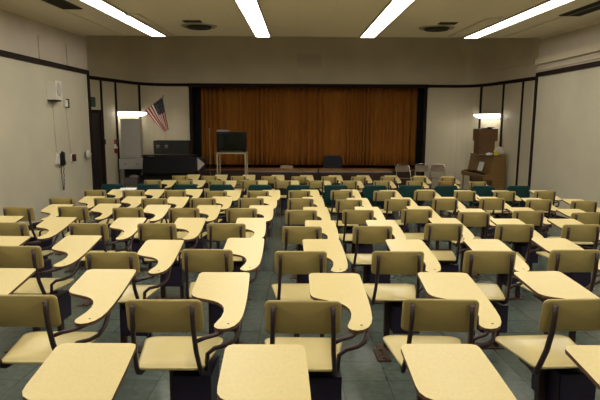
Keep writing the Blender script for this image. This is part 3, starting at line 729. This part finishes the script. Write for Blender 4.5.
# white sheet corner beside the piano
mb = MB(); mb.prism([(-.09, -.16), (.10, .02), (-.09, .18)], 1, -.004, .004); o = mb.build('paper_sheet', M['pinkish']); o.location = (-2.62, 14.1, ZF+.96+.02)
R3 = empty('music_stand', (-2.52, 13.90, ZF)); tag(R3, 'black music stand right of the black piano', 'stand')
mb = MB(); mb.cyl((0, 0, .05), (0, 0, .80), .011, 8); mb.build('pole', M['black'], R3)
mb = MB()
for k in range(3):
    a = 2*math.pi*k/3+.4; mb.tube([(0, 0, .22), (.24*math.cos(a), .24*math.sin(a), .008)], .008, 6)
mb.build('tripod', M['black'], R3)
mb = MB(); mb.box((-.17, .0, .78), (.10, .015, 1.16), .003); mb.box((-.17, -.035, .775), (.10, .0, .785)); mb.build('desk_plate', M['black'], R3)
o.location = (-2.52, 13.86, ZF+.97); tag(o, 'pale triangular paper corner on the black music stand', 'paper')
# tall grey cabinet on wheels under the lamp
c = onL(1.20, .36, 0)
R = empty('utility_cabinet', (-4.66, 15.0, ZF), (0, 0, .0)); tag(R, 'tall pale grey cabinet with an open lower shelf under the left wall lamp', 'cabinet')
mb = MB(); mb.box((-.27, -.10, 1.08), (.27, .10, 2.16), .012); mb.build('upper_panel', M['ltgrey'], R)
mb = MB(); mb.tube([(-.255, -.108, 1.10), (-.255, -.108, 2.14), (.255, -.108, 2.14), (.255, -.108, 1.10), (-.255, -.108, 1.10)], .010, 6); mb.build('panel_rim', M['ltgrey'], R)
mb = MB(); mb.box((-.32, -.22, .76), (.34, .16, 1.05), .012); mb.build('drawer_case', M['ltgrey'], R)
for sx in (-.30, .02):
    mb = MB(); mb.box((sx+.02, -.232, .79), (sx+.29, -.218, 1.01), .004); d = mb.build('drawer', M['ltgrey'], R)
    mb = MB(); mb.lathe([(.018, 0), (.02, -.02), (.008, -.03)], (sx+.155, -.232, .90), 'y', 10); mb.build('knob', M['midgrey'], d)
for sx in (-.30, .32):
    for sy in (-.20, .14):
        mb = MB(); mb.box((sx-.015, sy-.015, .0), (sx+.015, sy+.015, .77), .003); mb.build('post', M['midgrey'], R)
mb = MB(); mb.box((-.31, -.21, .30), (.33, .15, .325), .003); mb.build('lower_shelf', M['midgrey'], R)
mb = MB(); mb.box((-.30, .13, .33), (.32, .145, .76)); mb.build('back_panel', M['black'], R)
mb = MB(); mb.box((-.20, -.16, 0), (.20, .12, .17), .01); o = mb.build('box', M['midgrey']); o.location = (-4.70, 15.0, ZF+.326); tag(o, 'grey box on the lower shelf of the pale grey cabinet', 'box')
lump('rolled_cloth', (-4.62, 14.93, ZF+.498), (.14, .09, .045), M['pinkish'], 'pale crumpled cloth on the grey box inside the pale cabinet', 'cloth', 8)

# flag
def flag():
    c = onL(2.35, 0, 0)
    R = empty('wall_flag', (-3.98, 15.95, 1.82)); tag(R, 'american flag hanging from a slanted pole on the left front wall', 'flag')
    mb = MB(); p0 = Vector((.24, .42, .34)); p1 = Vector((-.42, -.30, -.02)); p0 = Vector((.20, .55, .30)); p1 = Vector((-.62, -.1, .02))
    # pole rises from the bracket on the wall out into the room towards the left
    A = Vector((-.55, -.05, -.02)); B = Vector((.02, -.15, .36))
    mb.tube([A, A.lerp(B, 1.04)], .011, 8); mb.lathe([(.015, 0), (.025, .02), (.005, .05)], A.lerp(B, 1.04), 'z', 8); mb.build('flag_pole', M['brownplastic'], R)
    # cloth: canton at the tip of the pole, draped: hoist edge runs along the pole, fly end falls to a point
    def P(u, v):  # u 0..1 along the pole from B down to A ; v 0..1 along stripes (fly)
        h = B.lerp(A, u*.98)
        end = Vector((.02+.14*(1-u)-.0, -.14, -.58-.08*u))
        bow = Vector((0, 0, -.05*math.sin(v*math.pi)*(1-u)))
        q = h.lerp(end, v)+bow
        q.y += .035*math.sin(u*11+v*2.5)*(.25+v*.9) 
        return q
    nu, nv = 26, 30; 
    G = [[None]*(nv+1) for _ in range(nu+1)]
    mb = MB()
    for i in range(nu+1):
        for j in range(nv+1): G[i][j] = mb.bm.verts.new(P(i/nu, j/nv))
    for i in range(nu):
        for j in range(nv):
            f = mb.bm.faces.new((G[i][j], G[i+1][j], G[i+1][j+1], G[i][j+1])); f.smooth = True
            s = i*13//nu
            f.material_index = 2 if (i < 14 and j < 12) else (0 if s % 2 == 0 else 1)
    o = mb.build('flag_cloth', [M['flag_red'], M['flag_white'], M['flag_blue']], R); o.modifiers.new('s', 'SOLIDIFY').thickness = .003
    # stars
    mb = MB()
    for a in range(5):
        for b in range(6):
            u, v = (1.2+a*2.5)/nu, (1+b*1.9)/nv; p = P(u, v); du = (P(u+.01, v)-p).normalized(); dv = (P(u, v+.01)-p).normalized(); n = du.cross(dv).normalized()
            if n.y > 0: n = -n
            pts = [p+n*.004+(du*math.cos(t)+dv*math.sin(t))*(.011 if k % 2 == 0 else .0045) for k, t in ((k, k*math.pi/5) for k in range(10))]
            mb.face(pts)
    st = mb.build('stars', M['flag_white'], R); tag(st, 'white stars', kind='stuff')
flag()

# ------------------------------------------------------------------ things on the left wall
def wl(y, z): return (XL, y, z)
R = empty('wall_speaker', wl(10.62, 2.09)); tag(R, 'white loudspeaker with round grille high on the left wall', 'speaker')
mb = MB(); mb.prism([(0, -.20), (.17, -.18), (.12, .20), (0, .20)], 2, -.18, .19); mb.build('cabinet', M['white'], R)
mb = MB(); t = Matrix.Translation((.149, .0, .02)) @ Matrix.Rotation(math.atan2(.05, .46), 4, 'Z'); mb.lathe([(.13, 0), (.13, .008), (.10, .010)], (0, 0, 0), 'x', 24); mb.bm.transform(t); mb.build('grille', M['ltgrey'], R)
mb = MB(); mb.box((0, -.20, -.21), (.12, .14, -.18)); mb.build('bracket', M['black'], R)
R = empty('thermostat', wl(11.18, 1.86)); tag(R, 'small cream thermostat box with dark side on the left wall', 'thermostat')
mb = MB(); mb.box((0, -.07, -.07), (.05, .05, .07), .006); mb.build('case', M['white'], R)
mb = MB(); mb.box((0.0, .055, -.09), (.06, .10, .09), .004); mb.build('dark_cover', M['black'], R)
R = empty('wall_telephone', wl(10.72, .74)); tag(R, 'black telephone with a dangling cord on the left wall', 'telephone')
mb = MB(); mb.box((0, -.17, -.10), (.05, .07, .11), .01); mb.build('base', M['white'], R)
mb = MB(); mb.tube([(.06, .04, .13), (.10, .04, .11), (.105, .04, .0), (.105, .04, -.10), (.06, .04, -.13)], [.035, .034, .022, .034, .035], 10); mb.box((.045, -.03, -.12), (.085, .12, .12), .015); mb.build('handset', M['black'], R)
mb = MB(); pts = []
for k in range(61):
    t = k/60; y = .0+.12*t; z = -.12-.52*math.sin(math.pi*t)**.6; pts.append((.05+.006*math.cos(k*1.6), y+.006*math.sin(k*1.6), z))
mb.tube(pts, .008, 6); mb.build('cord', M['black'], R)
R = empty('fire_alarm_pull', wl(11.36, .72)); tag(R, 'dark red alarm pull box on the left wall right of the telephone', 'alarm')
mb = MB(); mb.box((0, -.10, -.08), (.03, .08, .08), .006); mb.build('back_plate', M['white'], R)
mb = MB(); mb.box((.03, -.05, -.075), (.07, .08, .075), .01); mb.build('pull_handle', M['darkred'], R)
R = empty('wall_bell', wl(12.10, .74)); tag(R, 'round cream bell at the far end of the left wall', 'bell')
mb = MB(); mb.lathe([(.04, 0), (.04, .04), (.11, .05), (.11, .07), (.07, .11), (.01, .12)], (0, 0, 0), 'x', 20); mb.build('gong', M['ltgrey'], R)
mb = MB(); mb.box((0, -.05, -.05), (.04, .05, .05)); mb.build('mount', M['midgrey'], R)
for (pts, lb) in (([(XL+.006, 10.62, 1.92), (XL+.006, 10.66, .88)], 'thin pale cable running down from the wall speaker'), ([(XL+.006, 11.20, 1.80), (XL+.006, 11.32, .80)], 'thin pale cable running down from the thermostat')):
    mb = MB(); mb.tube(pts, .005, 6); o = mb.build('wall_cable', M['wall']); tag(o, lb, 'cable')
for (pts, nm) in (([(XL+.012, 10.2, ZC-.35), (XL+.012, 10.2, RZ+.05)], 'trim_20'), ([(XL+.012, 11.4, ZC-.35), (XL+.012, 11.4, RZ+.05)], 'trim_21')):
    mb = MB(); mb.tube(pts, .008, 6); struct(mb, nm, M['upper'])
# exit sign above the door, plate, extinguisher
R = empty('exit_sign', onL(.52, .0, 1.98)); R.rotation_euler[2] = a; tag(R, 'dark green exit sign above the dark door on the left', 'sign')
mb = MB(); mb.box((-.16, -.12, -.13), (.24, .0, .13), .008); mb.build('sign_case', M['exitgreen'], R)
def letters(txt, size, m, parent, loc, rot, name='lettering'):
    cu = bpy.data.curves.new('t', 'FONT'); cu.body = txt; cu.size = size; cu.extrude = .002; cu.align_x = 'CENTER'; cu.align_y = 'CENTER'
    t = bpy.data.objects.new('t', cu); COL.objects.link(t); dg = bpy.context.evaluated_depsgraph_get(); me = bpy.data.meshes.new_from_object(t.evaluated_get(dg)); bpy.data.objects.remove(t)
    o = bpy.data.objects.new(name, me); COL.objects.link(o); me.materials.clear(); me.materials.append(m); o.parent = parent; o.location = loc; o.rotation_euler = rot; return o
letters('EXIT', .15, M['exitletter'], R, (.04, -.122, 0), (math.pi/2, 0, 0))
R = empty('control_box', onL(.90, 0, .92)); R.rotation_euler[2] = a; tag(R, 'small dark box on the wall right of the dark door', 'box')
mb = MB(); mb.box((-.10, -.15, -.07), (.10, 0, .07), .004); mb.build('case', M['door'], R)
mb = MB(); mb.box((-.07, -.156, -.01), (.07, -.15, .01)); mb.build('toggle_row', M['midgrey'], R)
R = empty('fire_extinguisher', onL(1.36, .06, .58)); R.rotation_euler[2] = a; tag(R, 'red fire extinguisher hanging on the left front wall', 'fire extinguisher')
mb = MB(); mb.lathe([(.02, 0), (.075, .01), (.08, .04), (.08, .32), (.06, .37), (.025, .40)], (0, -.09, 0), 'z', 18); mb.build('cylinder', M['red'], R)
mb = MB(); mb.lathe([(.081, .14), (.082, .15), (.082, .25), (.081, .26)], (0, -.09, 0), 'z', 18); mb.build('label_band', M['white'], R)
mb = MB(); mb.cyl((0, -.09, .40), (0, -.09, .45), .022, 10); mb.tube([(0, -.09, .45), (.04, -.10, .475), (.10, -.12, .46)], .010, 6); mb.build('valve', M['black'], R)
mb = MB(); mb.tube([(0, -.11, .43), (-.07, -.13, .42), (-.10, -.12, .30), (-.09, -.11, .12)], .010, 8); mb.build('hose', M['black'], R)
mb = MB(); mb.box((-.03, -.02, .2), (.03, 0, .42)); mb.build('wall_bracket', M['black'], R)

# white paper lying on a desk tablet at the far left
loc, tilt = f2w(-2.98, 9.02+.34)
# removed proto leftovers: none
mb = MB(); mb.box((-.14, -.10, 0), (.14, .10, .004)); o = mb.build('paper_sheet', M['paper'])
o.location = (-3.03, 9.43, .302); o.rotation_euler = (.11, 0, .1); tag(o, 'white sheet of paper at the far edge of a desk before the leftmost teal chairs', 'paper')


# ghost grille on the wall above the curtain, small box right of the header
R = empty('return_air_panel', (.37, 16.8, 3.33)); tag(R, 'painted square air panel above the middle of the curtain', 'panel')
mb = MB(); mb.box((-.39, -.02, -.25), (.39, 0, .25), .004); mb.build('panel_frame', M['front'], R)
mb = MB()
for k in range(10): z = -.19+.38*k/9; mb.box((-.37, -.026, z-.010), (.37, -.02, z+.010))
mb.build('panel_slats', M['upper'], R)
